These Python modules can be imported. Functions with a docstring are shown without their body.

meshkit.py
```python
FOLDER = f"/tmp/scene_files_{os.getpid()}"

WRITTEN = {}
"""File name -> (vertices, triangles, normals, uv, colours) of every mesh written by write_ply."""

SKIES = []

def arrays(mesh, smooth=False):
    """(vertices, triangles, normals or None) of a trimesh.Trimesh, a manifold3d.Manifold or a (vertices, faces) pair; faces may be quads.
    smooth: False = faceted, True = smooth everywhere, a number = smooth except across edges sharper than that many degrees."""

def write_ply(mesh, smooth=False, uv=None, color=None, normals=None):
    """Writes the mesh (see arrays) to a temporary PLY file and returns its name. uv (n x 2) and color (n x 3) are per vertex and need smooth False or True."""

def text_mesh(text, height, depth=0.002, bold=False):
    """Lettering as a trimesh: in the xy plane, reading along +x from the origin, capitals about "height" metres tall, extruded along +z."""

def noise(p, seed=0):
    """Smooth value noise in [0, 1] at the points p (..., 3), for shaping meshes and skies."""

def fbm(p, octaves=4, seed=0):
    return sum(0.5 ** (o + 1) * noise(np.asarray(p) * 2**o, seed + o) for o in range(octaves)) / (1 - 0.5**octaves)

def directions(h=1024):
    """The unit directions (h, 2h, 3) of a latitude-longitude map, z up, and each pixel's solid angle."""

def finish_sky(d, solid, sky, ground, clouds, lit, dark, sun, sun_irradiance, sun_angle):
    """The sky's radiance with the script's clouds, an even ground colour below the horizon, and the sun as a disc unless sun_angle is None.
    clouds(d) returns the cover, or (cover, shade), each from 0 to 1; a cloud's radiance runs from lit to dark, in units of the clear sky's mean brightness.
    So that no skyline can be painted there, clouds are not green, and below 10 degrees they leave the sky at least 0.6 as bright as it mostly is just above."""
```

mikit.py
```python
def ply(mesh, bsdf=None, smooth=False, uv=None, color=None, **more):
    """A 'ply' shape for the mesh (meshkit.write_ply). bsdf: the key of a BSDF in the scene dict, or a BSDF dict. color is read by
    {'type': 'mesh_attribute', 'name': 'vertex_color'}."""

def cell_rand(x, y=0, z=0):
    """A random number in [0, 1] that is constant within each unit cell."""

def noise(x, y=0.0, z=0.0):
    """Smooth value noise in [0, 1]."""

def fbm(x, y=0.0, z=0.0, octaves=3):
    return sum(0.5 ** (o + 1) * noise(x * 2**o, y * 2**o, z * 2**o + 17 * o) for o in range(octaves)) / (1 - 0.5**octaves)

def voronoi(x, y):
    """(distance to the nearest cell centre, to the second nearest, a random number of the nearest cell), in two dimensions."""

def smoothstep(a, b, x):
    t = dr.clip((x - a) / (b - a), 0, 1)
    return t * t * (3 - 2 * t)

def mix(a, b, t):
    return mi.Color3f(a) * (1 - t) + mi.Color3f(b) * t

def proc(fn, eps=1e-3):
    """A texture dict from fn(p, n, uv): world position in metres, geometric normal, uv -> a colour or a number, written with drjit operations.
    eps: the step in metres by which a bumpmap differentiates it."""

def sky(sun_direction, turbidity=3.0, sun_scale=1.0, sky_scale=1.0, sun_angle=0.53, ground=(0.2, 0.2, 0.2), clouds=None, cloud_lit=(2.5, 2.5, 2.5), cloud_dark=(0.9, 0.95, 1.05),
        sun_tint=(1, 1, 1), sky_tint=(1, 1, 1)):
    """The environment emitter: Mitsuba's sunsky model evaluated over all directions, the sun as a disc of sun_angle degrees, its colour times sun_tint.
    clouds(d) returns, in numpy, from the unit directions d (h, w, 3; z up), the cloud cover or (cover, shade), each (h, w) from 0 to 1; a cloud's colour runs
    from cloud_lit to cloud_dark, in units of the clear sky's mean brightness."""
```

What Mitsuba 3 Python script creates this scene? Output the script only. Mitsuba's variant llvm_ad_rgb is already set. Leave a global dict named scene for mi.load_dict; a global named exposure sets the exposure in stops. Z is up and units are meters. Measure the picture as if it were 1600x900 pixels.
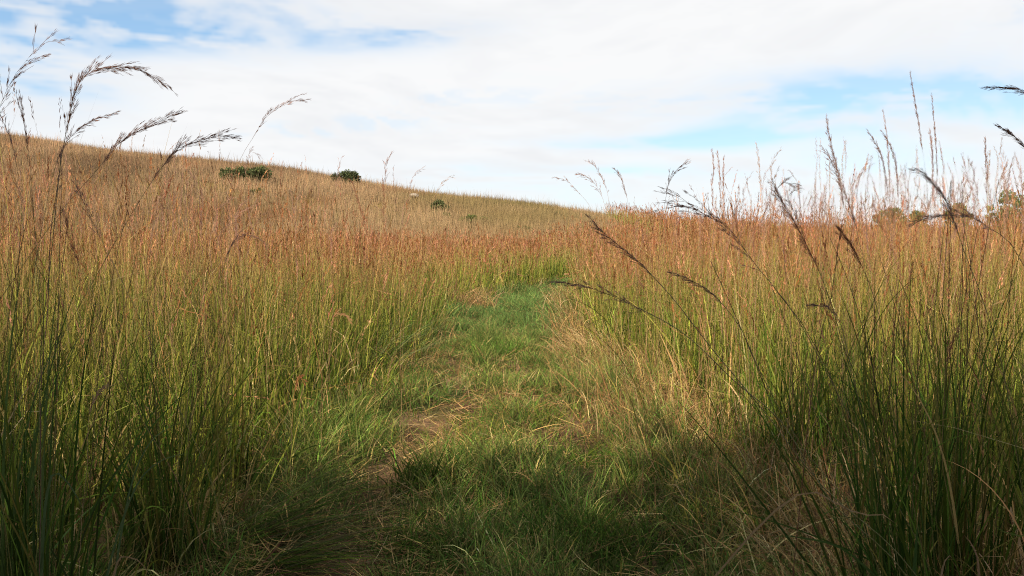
import math, random
import numpy as np, trimesh
import drjit as dr
import mitsuba as mi
import mikit, meshkit
from mikit import proc, ply

# ------------------------------------------------------------------ camera, sky, exposure
T = mi.ScalarTransform4f
random.seed(7)
rng = np.random.default_rng(11)
EYE = 1.5
FOC = 800 / math.tan(math.radians(30))           # focal length in pixels of a 1600 wide picture
PITCH = math.atan(80 / FOC)
exposure = 2.45
SUN_AZ, SUN_EL = math.radians(27), math.radians(40)     # from straight behind the camera, towards the left
sun_dir = [-math.sin(SUN_AZ) * math.cos(SUN_EL), -math.cos(SUN_AZ) * math.cos(SUN_EL), math.sin(SUN_EL)]


def clouds(d):
    """thin high cloud in long streaks, with openings"""
    z = np.maximum(d[..., 2], 0.02)
    q = np.stack([d[..., 0] / (z + 0.12), d[..., 1] / (z + 0.12), z * 0], -1)
    w = meshkit.fbm(q * 0.8 + 3.1, 3, 5) - 0.5
    streak = meshkit.fbm(np.stack([q[..., 0] * 0.55 + 0.5 * q[..., 1] * 0.2 + w, q[..., 1] * 1.7 + w * 1.2, z * 0 + 2.0], -1), 5, 2)
    fine = meshkit.fbm(np.stack([q[..., 0] * 2.0 + q[..., 1] * .4 + 2 * w, q[..., 1] * 6.0 + 3 * w, z * 0 + 9.0], -1), 4, 8)
    az = np.degrees(np.arctan2(d[..., 0], d[..., 1])) + 10 * w
    el = np.degrees(np.arcsin(np.clip(d[..., 2], -1, 1))) + 5 * w

    def hole(a, e, sa, se, tilt=0.0):
        return np.exp(-(((az - a) / sa) ** 2 + ((el - e - tilt * (az - a)) / se) ** 2))

    open_sky = (1.25 * hole(-20.5, 13.2, 8, 1.8, 0.06) + 0.85 * hole(-29, 8.8, 4.5, 2.4) + 0.6 * hole(-28, 13.2, 4, 1.2) + 0.7 * hole(-6, 13.2, 5, 0.8, 0.05) + 1.2 * hole(25, 8.6, 10, 1.5)
                + 0.95 * hole(14, 6.7, 9, 0.7) + 0.8 * hole(30, 13.4, 3.0, 1.2) + 0.7 * hole(-24, 27, 20, 6) + 0.7 * hole(40, 30, 25, 7) + 0.6 * hole(9, 4.6, 12, 0.6) + 0.5 * hole(26, 5.4, 7, 0.6)
                + 0.3 * hole(5, 2.6, 20, 1.2))
    wisp = meshkit.fbm(np.stack([az * 0.16 + el * 0.10, el * 0.85 + 0.03 * az + 2 * w, z * 0 + 4.0], -1), 6, 12)
    wisp2 = meshkit.fbm(np.stack([az * 0.5 - el * 0.2, el * 2.4 + 0.12 * az + 3 * w, z * 0 + 7.0], -1), 5, 15)
    gap = np.clip(open_sky * (0.22 + 1.25 * sstep(0.28, 0.74, 0.6 * wisp + 0.4 * wisp2)), 0, 1) + 0.30 * sstep(0.52, 0.75, streak) * sstep(0.4, 0.65, wisp2)
    cover = np.clip(0.98 - 0.90 * gap, 0, 1)
    return cover, np.clip(0.2 + 1.3 * (0.5 - wisp) + 0.9 * (0.5 - wisp2), 0, 1) * 0.45


def sstep(a, b, x):
    t = np.clip((np.asarray(x, float) - a) / (b - a), 0, 1)
    return t * t * (3 - 2 * t)


scene, labels = {}, {}
scene['camera'] = {'type': 'perspective', 'fov': 60.0, 'fov_axis': 'x', 'near_clip': 0.05, 'far_clip': 6000.0,
                   'to_world': T().look_at(origin=[0, 0, EYE], target=[0, math.cos(PITCH), EYE - math.sin(PITCH)], up=[0, 0, 1])}
scene['sky'] = mikit.sky(sun_dir, turbidity=3, sun_scale=1.0, sky_scale=1.0, ground=(0.10, 0.10, 0.05), clouds=clouds,
                         cloud_lit=(2.2, 2.2, 2.2), cloud_dark=(1.65, 1.7, 1.8), sky_tint=(1.0, 1.0, 0.98))

# ------------------------------------------------------------------ helpers


def pix(X, Y, d):
    """the point at distance d (along y) that a 1600 x 900 photograph from the camera shows at X, Y"""
    u, v = (X - 800) / FOC, (Y - 450) / FOC
    c, s = math.cos(PITCH), math.sin(PITCH)
    q = np.array([u, c - v * s, -s - v * c])
    return np.array([0, 0, EYE]) + q * (d / q[1])


def nz(x, y, f, seed=0, octaves=3):
    return meshkit.fbm(np.stack([np.asarray(x) * f, np.asarray(y) * f, np.zeros_like(np.asarray(x, float)) + 0.37], -1), octaves, seed)


PY = np.array([-60, 4, 5.2, 6.8, 8, 12, 15, 19, 23, 28, 34, 42])
PL = np.array([-1.5, -1.48, -1.32, -1.12, -1.08, -1.10, -1.08, -0.80, 0.05, 1.25, 3.3, 7.2])
PR = np.array([1.25, 1.22, 1.08, 0.90, 0.80, 0.80, 0.85, 1.0, 1.4, 2.7, 5.2, 9.3])


def path_edges(y):
    return np.interp(y, PY, PL), np.interp(y, PY, PR)


def off_path(x, y):
    """metres outside the path (negative inside), with a ragged edge"""
    l, r = path_edges(y)
    rag = (nz(x, y, 1.3, 3) - 0.5) * 0.5
    return np.maximum(l - x, x - r) + rag


RX = np.array([-160, -90, -63.5, -55, -50, -40, -28, -22, -16, -8, 0, 8, 13, 18, 26, 60])
RZ = np.array([17.5, 15.6, 13.8, 12.8, 12.2, 10.9, 9.7, 8.6, 7.3, 6.4, 5.6, 4.3, 3.3, 2.2, 0.9, 0.0])


def smooth_interp(x):
    return sum(np.interp(np.asarray(x) + o, RX, RZ) for o in (-4, -2, 0, 2, 4)) / 5


def hill_z(x, y):
    s = sstep(30, 118, y) * 0.55 + sstep(36, 112, y) * 0.45
    back = 1 - 0.75 * sstep(122, 330, y)
    return smooth_interp(x) * s * back


def ground_z(x, y):
    x, y = np.asarray(x, float), np.asarray(y, float)
    near = 1 - sstep(60, 120, np.hypot(x, y))
    z = hill_z(x, y) + (nz(x, y, 0.35, 21) - 0.5) * 0.10 * near + (nz(x, y, 2.2, 22) - 0.5) * 0.04 * near
    z += (nz(x, y, 0.06, 23) - 0.5) * 1.7 * sstep(50, 90, y) * sstep(8, -10, x)
    l, r = path_edges(y)
    c, w = (l + r) / 2, (r - l) / 2
    for side in (-0.52, 0.55):
        z -= 0.035 * np.exp(-((x - c - side * w) / 0.17) ** 2) * (y < 40)
    return z


def on_ground(X, Y, dmax=150):
    p = None
    for d in np.arange(2.0, dmax, 0.1):
        p = pix(X, Y, d)
        if p[2] <= ground_z(p[0], p[1]):
            break
    return p


def attr_bsdf(trans, rough, spec=0.3):
    return {'type': 'principledthin', 'base_color': {'type': 'mesh_attribute', 'name': 'vertex_color'}, 'diff_trans': trans, 'roughness': rough, 'spec_trans': 0.0, 'eta': 1.3}


scene['leaf_material'] = attr_bsdf(0.55, 0.42)
scene['plume_material'] = attr_bsdf(0.7, 0.6)
scene['stem_material'] = {'type': 'twosided', 'bsdf': {'type': 'principled', 'base_color': {'type': 'mesh_attribute', 'name': 'vertex_color'}, 'roughness': 0.5, 'specular': 0.35}}

# ---- blades: many ribbons at once


def curves(base, az, L, th0, bend, power, n, kink=0.0):
    """N curves of n + 1 points: each leaves BASE at th0 from the vertical towards az and has turned by bend at its tip"""
    s = (np.arange(n) + 0.5) / n
    th = th0[:, None] + bend[:, None] * s[None] ** power[:, None]
    if kink:
        hit = rng.random(len(L)) < kink
        th = th + hit[:, None] * (s[None] > rng.uniform(0.3, 0.85, len(L))[:, None]) * rng.uniform(0.5, 1.8, len(L))[:, None]
    step = (L / n)[:, None]
    dxy, dz = np.sin(th) * step, np.cos(th) * step
    p = np.zeros((len(L), n + 1, 3))
    p[:, 1:, 0] = np.cumsum(dxy, 1) * np.cos(az)[:, None]
    p[:, 1:, 1] = np.cumsum(dxy, 1) * np.sin(az)[:, None]
    p[:, 1:, 2] = np.cumsum(dz, 1)
    return p + base[:, None]


class Mass:
    """collects ribbons and spikelets with vertex colours; becomes one mesh"""

    def __init__(self):
        self.v, self.f, self.c, self.n = [], [], [], 0

    def add(self, v, f, c):
        self.v.append(v.reshape(-1, 3))
        self.f.append(f.reshape(-1, 3) + self.n)
        self.c.append(c.reshape(-1, 3))
        self.n += len(self.v[-1])

    def ribbons(self, p, width, col0, col1, roll=None, taper=0.7, colpow=1.0, basew=0.7, midcol=None):
        N, m, _ = p.shape
        n = m - 1
        t = np.gradient(p, axis=1)
        t /= np.linalg.norm(t, axis=2, keepdims=True) + 1e-9
        a = rng.uniform(0, np.pi, N) if roll is None else roll
        flat = np.stack([np.cos(a), np.sin(a), np.zeros(N)], -1)[:, None]
        side = flat - (flat * t).sum(2, keepdims=True) * t
        side /= np.linalg.norm(side, axis=2, keepdims=True) + 1e-9
        s = np.linspace(0, 1, m)
        prof = np.minimum(basew + 2.5 * s, 1) * (1 - s) ** taper
        w = width[:, None] * prof[None] / 2
        L, R = p - side * w[..., None], p + side * w[..., None]
        v = np.empty((N, 2 * n + 1, 3))
        v[:, 0:2 * n:2], v[:, 1:2 * n:2], v[:, 2 * n] = L[:, :n], R[:, :n], p[:, n]
        k = (s ** colpow)[None, :, None]
        col = col0[:, None] * (1 - k) + col1[:, None] * k
        c = np.empty_like(v)
        c[:, 0:2 * n:2], c[:, 1:2 * n:2], c[:, 2 * n] = col[:, :n], col[:, :n], col[:, n]
        f = []
        for i in range(n - 1):
            q = 2 * i
            f += [[q, q + 1, q + 3], [q, q + 3, q + 2]]
        f.append([2 * n - 2, 2 * n - 1, 2 * n])
        f = np.array(f)[None] + (np.arange(N) * (2 * n + 1))[:, None, None]
        self.add(v, f, c)

    def spikelets(self, at, axis, length, width, col, spread):
        """pointed diamonds, two triangles each, leaving the points AT along AXIS turned outwards by SPREAD"""
        M = len(at)
        r = rng.normal(size=(M, 3))
        out = r - (r * axis).sum(1, keepdims=True) * axis
        out /= np.linalg.norm(out, axis=1, keepdims=True) + 1e-9
        dirn = axis * np.cos(spread)[:, None] + out * np.sin(spread)[:, None]
        r2 = rng.normal(size=(M, 3))
        side = np.cross(dirn, r2)
        side /= np.linalg.norm(side, axis=1, keepdims=True) + 1e-9
        start = at + out * 0.002
        mid = start + dirn * (length * 0.45)[:, None]
        v = np.stack([start, mid - side * (width / 2)[:, None], mid + side * (width / 2)[:, None], start + dirn * length[:, None]], 1)
        c = np.repeat(col[:, None], 4, 1)
        f = np.array([[0, 2, 1], [1, 2, 3]])[None] + (np.arange(M) * 4)[:, None, None]
        self.add(v, f, c)

    def tube(self, pts, radii, col0, col1, sides=4):
        pts = np.asarray(pts, float)
        n = len(pts)
        t = np.gradient(pts, axis=0)
        t /= np.linalg.norm(t, axis=1, keepdims=True) + 1e-9
        ref = np.where(np.abs(t[:, 1:2]) < 0.9, [[0, 1.0, 0]], [[1.0, 0, 0]])
        a = np.cross(t, ref)
        a /= np.linalg.norm(a, axis=1, keepdims=True)
        b = np.cross(t, a)
        ang = np.arange(sides) * 2 * np.pi / sides
        v = pts[:, None] + np.asarray(radii)[:, None, None] * (np.cos(ang)[None, :, None] * a[:, None] + np.sin(ang)[None, :, None] * b[:, None])
        i, j = np.meshgrid(np.arange(n - 1), np.arange(sides), indexing='ij')
        q = np.stack([i * sides + j, i * sides + (j + 1) % sides, (i + 1) * sides + (j + 1) % sides, (i + 1) * sides + j], -1).reshape(-1, 4)
        k = np.linspace(0, 1, n)[:, None, None]
        c = np.broadcast_to(np.asarray(col0) * (1 - k) + np.asarray(col1) * k, v.shape)
        self.add(v, np.vstack([q[:, [0, 1, 2]], q[:, [0, 2, 3]]]), c)

    def tris(self):
        return sum(len(f) for f in self.f)

    def shape(self, mat, smooth=True):
        v, f, c = np.vstack(self.v), np.vstack(self.f), np.clip(np.vstack(self.c), 0.004, 0.9)
        return ply((v, f), mat, smooth, color=c)


TRI = {}


def put(key, mass, mat, smooth=True):
    TRI[key] = mass.tris()
    scene[key] = mass.shape(mat, smooth)


def numbered(name):
    if not any(k == name or k.startswith(name + '__') for k in scene):
        return name
    i = 1
    while any(k == f'{name}_{i:03d}' or k.startswith(f'{name}_{i:03d}__') for k in scene):
        i += 1
    return f'{name}_{i:03d}'


def tag(key, label=None, category=None, group=None, kind=None):
    labels[key] = {k: v for k, v in dict(label=label, category=category, group=group, kind=kind).items() if v}


def pick(cols, weights, N, jitter=0.30):
    """N colours drawn from a list, each with its own brightness and a small shift of hue"""
    c = np.array(cols)[rng.choice(len(cols), N, p=np.array(weights) / sum(weights))]
    return c * np.exp(rng.normal(0, jitter, (N, 1))) * np.exp(rng.normal(0, 0.06, (N, 3)))


GREEN, DEEP, LIME, OLIVE = (0.085, 0.135, 0.022), (0.042, 0.080, 0.016), (0.20, 0.235, 0.040), (0.15, 0.14, 0.035)
STRAW, PALE, RUST, BRONZE, TAN, PINK = (0.38, 0.27, 0.12), (0.52, 0.42, 0.23), (0.24, 0.105, 0.045), (0.24, 0.14, 0.06), (0.33, 0.215, 0.10), (0.43, 0.255, 0.155)
DARKRED, DARKBROWN = (0.10, 0.035, 0.022), (0.075, 0.045, 0.03)

# ------------------------------------------------------------------ ground, hill, path


def grid_mesh(xs, ys, fn):
    X, Y = np.meshgrid(xs, ys, indexing='ij')
    v = np.stack([X, Y, fn(X, Y)], -1).reshape(-1, 3)
    n, m = len(xs), len(ys)
    i, j = np.meshgrid(np.arange(n - 1), np.arange(m - 1), indexing='ij')
    q = np.stack([i * m + j, (i + 1) * m + j, (i + 1) * m + j + 1, i * m + j + 1], -1).reshape(-1, 4)
    return v, np.vstack([q[:, [0, 1, 2]], q[:, [0, 2, 3]]])


def sub(v, f):
    used, inv = np.unique(f, return_inverse=True)
    return v[used], inv.reshape(-1, 3)


xs = np.unique(np.concatenate([np.arange(-14, 14, 0.25), np.arange(-100, 100, 2.0), np.linspace(-1800, 1800, 46)]))
ys = np.unique(np.concatenate([np.arange(-8, 34, 0.25), np.arange(-80, 200, 2.0), np.linspace(-400, 2600, 46)]))
gv, gf = grid_mesh(xs, ys, ground_z)
cen = gv[gf].mean(1)
is_hill = (hill_z(cen[:, 0], cen[:, 1]) > 0.35)


def ground_col(p, n, uv):
    a = mikit.fbm(p.x * 0.7, p.y * 0.7, 0.0, 4)
    b = mikit.fbm(p.x * 14, p.y * 14, 3.0, 3)
    c = mikit.mix((0.06, 0.042, 0.024), (0.17, 0.115, 0.06), a)
    c = mikit.mix(c, (0.06, 0.075, 0.022), mikit.smoothstep(0.5, 0.7, mikit.fbm(p.x * 0.25, p.y * 0.25, 8.0, 3)))
    return c * (0.55 + 0.9 * b)


def hill_col(p, n, uv):
    a = mikit.fbm(p.x * 0.07, p.y * 0.05, 0.0, 4)
    b = mikit.fbm(p.x * 1.3, p.y * 1.3, 3.0, 3)
    c = mikit.mix((0.17, 0.105, 0.045), (0.13, 0.10, 0.04), mikit.smoothstep(0.35, 0.65, a))
    return c * (0.6 + 0.8 * b)


def path_col(p, n, uv):
    a = mikit.fbm(p.x * 2.2, p.y * 1.5, 0.0, 4)
    b = mikit.fbm(p.x * 40, p.y * 40, 3.0, 3)
    c = mikit.mix((0.055, 0.036, 0.022), (0.15, 0.10, 0.06), mikit.smoothstep(0.3, 0.7, a))
    c = mikit.mix(c, (0.05, 0.065, 0.022), mikit.smoothstep(0.52, 0.68, mikit.fbm(p.x * 0.9, p.y * 0.6, 5.0, 3)))
    return c * (0.45 + 1.1 * b)


def relief(p, n, uv):
    return mikit.fbm(p.x * 18, p.y * 18, 2.0, 4)


scene['soil_material'] = {'type': 'twosided', 'bsdf': {'type': 'diffuse', 'reflectance': proc(ground_col)}}
scene['hill_material'] = {'type': 'twosided', 'bsdf': {'type': 'diffuse', 'reflectance': proc(hill_col)}}
scene['path_material'] = {'type': 'twosided', 'bsdf': {'type': 'bumpmap', 'arbitrary': proc(relief, 0.004), 'scale': 0.03, 'bsdf': {'type': 'diffuse', 'reflectance': proc(path_col)}}}
scene['ground'] = ply(sub(gv, gf[~is_hill]), 'soil_material', True)
scene['hill'] = ply(sub(gv, gf[is_hill]), 'hill_material', True)
pu, pv_ = np.linspace(0, 1, 33), np.arange(-6, 40, 0.12)
PU, PVV = np.meshgrid(pu, pv_, indexing='ij')
le, re_ = path_edges(PVV)
pxx = le + (re_ - le) * PU
pm = np.stack([pxx, PVV, ground_z(pxx, PVV) + 0.014], -1).reshape(-1, 3)
_, pf = grid_mesh(pu, pv_, lambda a, b: a)
scene['path'] = ply((pm, pf), 'path_material', True)
tag('ground', 'dark soil and litter under the tall grass on both sides', 'ground', kind='structure')
tag('hill', 'long tan hillside that falls from the left to the middle', 'hill', kind='structure')
tag('path', 'mown grass path that runs ahead and bends right behind the tall grass', 'path', kind='structure')

# ------------------------------------------------------------------ tall grass of the two fields


def scatter(y0, y1, dens, side, x_margin=1.6, slope=0.60, xmax=1e9):
    """points at DENS per square metre in the wedge that the camera could see between the distances y0 and y1; side -1 left of the path, 1 right"""
    W = slope * y1 + x_margin
    N = int(dens * 2 * W * (y1 - y0))
    x, y = rng.uniform(-W, W, N), rng.uniform(y0, y1, N)
    l, r = path_edges(y)
    ok = (np.abs(x) < slope * y + x_margin) & (np.abs(x) < xmax) & (x < (l + r) / 2 if side < 0 else x > (l + r) / 2)
    return x[ok], y[ok]


def field_height(x, y):
    h = 1.44 + 0.55 * (nz(x, y, 0.6, 31) - 0.5) + 0.45 * (nz(x, y, 0.14, 32) - 0.5)
    h += 0.36 * sstep(-1.4, -3.2, x) * sstep(15, 5, y) + 0.15 * sstep(2, 4, x) - 0.20 * sstep(8, 15, y) * sstep(3.5, 0, x) - 0.35 * sstep(34, 48, y) * sstep(3, 0, x)         # rank growth near the left
    return h


def dryness(x, y):
    """1 in the strip of bleached straw along the right of the path"""
    l, r = path_edges(y)
    e = x - r
    return np.exp(-((e - np.where(y < 10, 0.33, 0.12)) / np.where(y < 10, 0.52, 0.28)) ** 2) * (e > -0.4) * sstep(36, 20, y) * (0.45 + 1.1 * nz(x, y, 0.8, 41))


def tall(side, leaves, stems, plumes, y0, y1, dl, ds, dp, seg, lw, sw, spk, spl, spw):
    # leaves: upright ones, and a tangle of short bent ones below
    for tangle in (0, 1):
        x, y = scatter(y0, y1, dl * (0.60, 0.62)[tangle], side)
        o = off_path(x, y)
        keep = o > rng.uniform(-0.05, 0.12, len(x))
        clump = nz(x, y, 3.2, 51, 2)
        keep &= rng.random(len(x)) < (0.10 + 1.6 * sstep(0.25, 0.75, clump) if not tangle else 0.4 + 0.6 * clump)
        keep &= rng.random(len(x)) < 1 - 0.5 * np.clip(dryness(x, y), 0, 1)
        x, y, o = x[keep], y[keep], o[keep]
        N = len(x)
        edge = sstep(-0.1, np.where(y < 6, 1.2, np.where(y < 10, 0.75, 0.45)), o)
        H = field_height(x, y)
        L = H * (rng.uniform(0.45, 0.98, N) * (0.28 + 0.72 * edge) if not tangle else rng.uniform(0.2, 0.6, N) * (0.6 + 0.4 * edge))
        dry = np.clip(dryness(x, y), 0, 1)
        L *= 1 - 0.4 * dry
        az = rng.uniform(0, 2 * np.pi, N)
        toward = np.where(side < 0, 0.0, np.pi)
        lean_to = rng.random(N) < 0.75 * (1 - edge)
        az = np.where(lean_to, toward + rng.normal(0, 0.8, N), az)
        if tangle:
            th0, bend = np.abs(rng.normal(0.3, 0.3, N)), np.abs(rng.normal(1.1, 0.7, N))
        else:
            th0 = np.abs(rng.normal(0.09, 0.16, N)) + 0.30 * (1 - edge) * rng.random(N)
            bend = np.abs(rng.normal(0.3, 0.55, N)) + 0.5 * (1 - edge) * rng.random(N)
        p = curves(np.stack([x, y, ground_z(x, y) - 0.01], -1), az, L, th0, bend, rng.uniform(1.2, 3.0, N), seg, 0.28)
        p[..., 2] = np.maximum(p[..., 2], ground_z(x, y)[:, None] + 0.012)
        tone = nz(x, y, 0.5, 52)
        c0 = pick([GREEN, DEEP, LIME, OLIVE, STRAW], [5.5, 1.8, 5.5, 0.6, 0.25], N)
        isdry = rng.random(N) < 0.04 + 0.55 * dry + 0.10 * sstep(0.5, 0.75, tone) + 0.15 * tangle
        c0[isdry] = pick([STRAW, PALE, TAN], [3, 1.5, 2], isdry.sum())
        c1 = np.where((rng.random(N) < 0.6)[:, None], c0 * 1.15, pick([OLIVE, TAN, LIME, STRAW], [3, 1.5, 2, 1], N))
        top = sstep(1.0, 1.5, L)[:, None]
        c1 = c1 * (1 - top) + pick([OLIVE, BRONZE, RUST, TAN], [3, 1.6, 0.8, 2.0], N) * top
        lum = np.exp(rng.normal(0, 0.22, (N, 1)))
        leaves.ribbons(p, lw * 0.92 * np.clip(np.exp(rng.normal(0, 0.42, N)), 0.3, 2.4), c0 * lum * 0.85, c1 * lum, colpow=2.6)
    # stems
    x, y = scatter(y0, y1, ds, side)
    o = off_path(x, y)
    keep = (o > rng.uniform(0.12, np.where(y < 6, 0.95, np.where(y < 10, 0.65, 0.4)), len(x))) & (rng.random(len(x)) < 0.55 + 0.9 * nz(x, y, 2.0, 53)) & (rng.random(len(x)) > 0.8 * dryness(x, y))
    x, y, o = x[keep], y[keep], o[keep]
    N = len(x)
    edge = sstep(0.1, np.where(y < 8, 1.4, 0.6), o)
    H = field_height(x, y) * np.clip(rng.normal(1.0, 0.18, N), 0.5, 1.48) * (0.72 + 0.28 * edge)
    az = np.where(rng.random(N) < 0.5 * (1 - edge), np.where(side < 0, 0.0, np.pi) + rng.normal(0, 0.7, N), rng.uniform(0, 2 * np.pi, N))
    th0 = np.abs(rng.normal(0.04, 0.08, N)) + 0.10 * (1 - edge)
    bend = np.abs(rng.normal(0.12, 0.28, N)) + 0.2 * (1 - edge) * rng.random(N)
    n = max(seg, 4)
    base = np.stack([x, y, ground_z(x, y) - 0.01], -1)
    pw = rng.uniform(2, 4, N)
    p = curves(base, az, H, th0, bend, pw, n, 0.06)
    c0 = pick([OLIVE, GREEN, LIME, TAN], [1.2, 3, 4, 0.4], N)
    c1 = pick([BRONZE, RUST, TAN, OLIVE], [3, 3.6, 1.8, 0.8], N)
    stems.ribbons(p, sw * rng.uniform(0.8, 1.3, N), c0, c1, taper=0.35, colpow=1.9, basew=1.0)
    # plumes on the stems' top
    sel = rng.random(N) < dp * (0.35 + 1.3 * sstep(0.3, 0.65, nz(x, y, 0.35, 55)))
    p, H = p[sel], H[sel]
    M = len(p)
    q, pl = p, rng.uniform(0.16, 0.32, M) * (1 + 0.7 * (y0 >= 11))
    pc = pick([BRONZE, RUST, TAN, PINK, DARKRED], [2.2, 3.0, 1.8, 5.0, 0.9], M, 0.36 if y0 < 11 else 0.22) * np.array([1.0, 0.87, 0.88])
    t = rng.random((M, spk)) ** 0.85
    dist = H[:M, None] - pl[:, None] * (1 - t)
    k = np.clip(dist / H[:M, None] * n, 0, n - 1e-6)
    i0 = np.minimum(k.astype(int), n - 1)
    a, b = q[np.arange(M)[:, None], i0], q[np.arange(M)[:, None], i0 + 1]
    at = a + (b - a) * (k - i0)[..., None]
    ax = (b - a) / (np.linalg.norm(b - a, axis=2, keepdims=True) + 1e-9)
    open_ = rng.uniform(0.06, 0.32, M)[:, None]
    size = (0.55 + 0.9 * np.sin(np.pi * np.clip(t, 0.05, 1) ** 0.8)) * rng.uniform(0.7, 1.3, (M, spk))
    plumes.spikelets(at.reshape(-1, 3), ax.reshape(-1, 3), (spl * size).ravel(), np.repeat(spw * rng.uniform(0.7, 1.3, M), spk), np.repeat(pc, spk, 0) * np.exp(rng.normal(0, 0.15, (M * spk, 1))),
                     (open_ * rng.uniform(0.4, 1.5, (M, spk))).ravel())


for name, side, text in (('tall_grass', -1, 'tall green and rust prairie grass standing left of the path'), ('tall_grass_001', 1, 'tall olive and rust prairie grass standing right of the path')):
    leaves, stems, plumes = Mass(), Mass(), Mass()
    tall(side, leaves, stems, plumes, 0.9, 6.0, 440, 120, 0.5, 7, 0.0120, 0.0030, 30, 0.021, 0.0030)
    tall(side, leaves, stems, plumes, 6.0, 11.0, 330, 120, 0.55, 6, 0.0125, 0.0040, 22, 0.027, 0.0042)
    tall(side, leaves, stems, plumes, 11.0, 20.0, 150, 85, 0.65, 4, 0.017, 0.0060, 16, 0.046, 0.0062)
    tall(side, leaves, stems, plumes, 20.0, 38.0, 55, 38, 0.75, 3, 0.022, 0.010, 11, 0.075, 0.012)
    tall(side, leaves, stems, plumes, 38.0, 52.0 if side < 0 else 95.0, 14, 9, 0.9, 2, 0.045, 0.022, 6, 0.11, 0.035)
    put(name + '__leaf_blades', leaves, 'leaf_material')
    put(name + '__flowering_stems', stems, 'stem_material')
    put(name + '__seed_plumes', plumes, 'plume_material', False)
    tag(name, text, 'grass', kind='stuff')
    for part in ('leaf_blades', 'flowering_stems', 'seed_plumes'):
        tag(f'{name}__{part}', kind='stuff')

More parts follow.
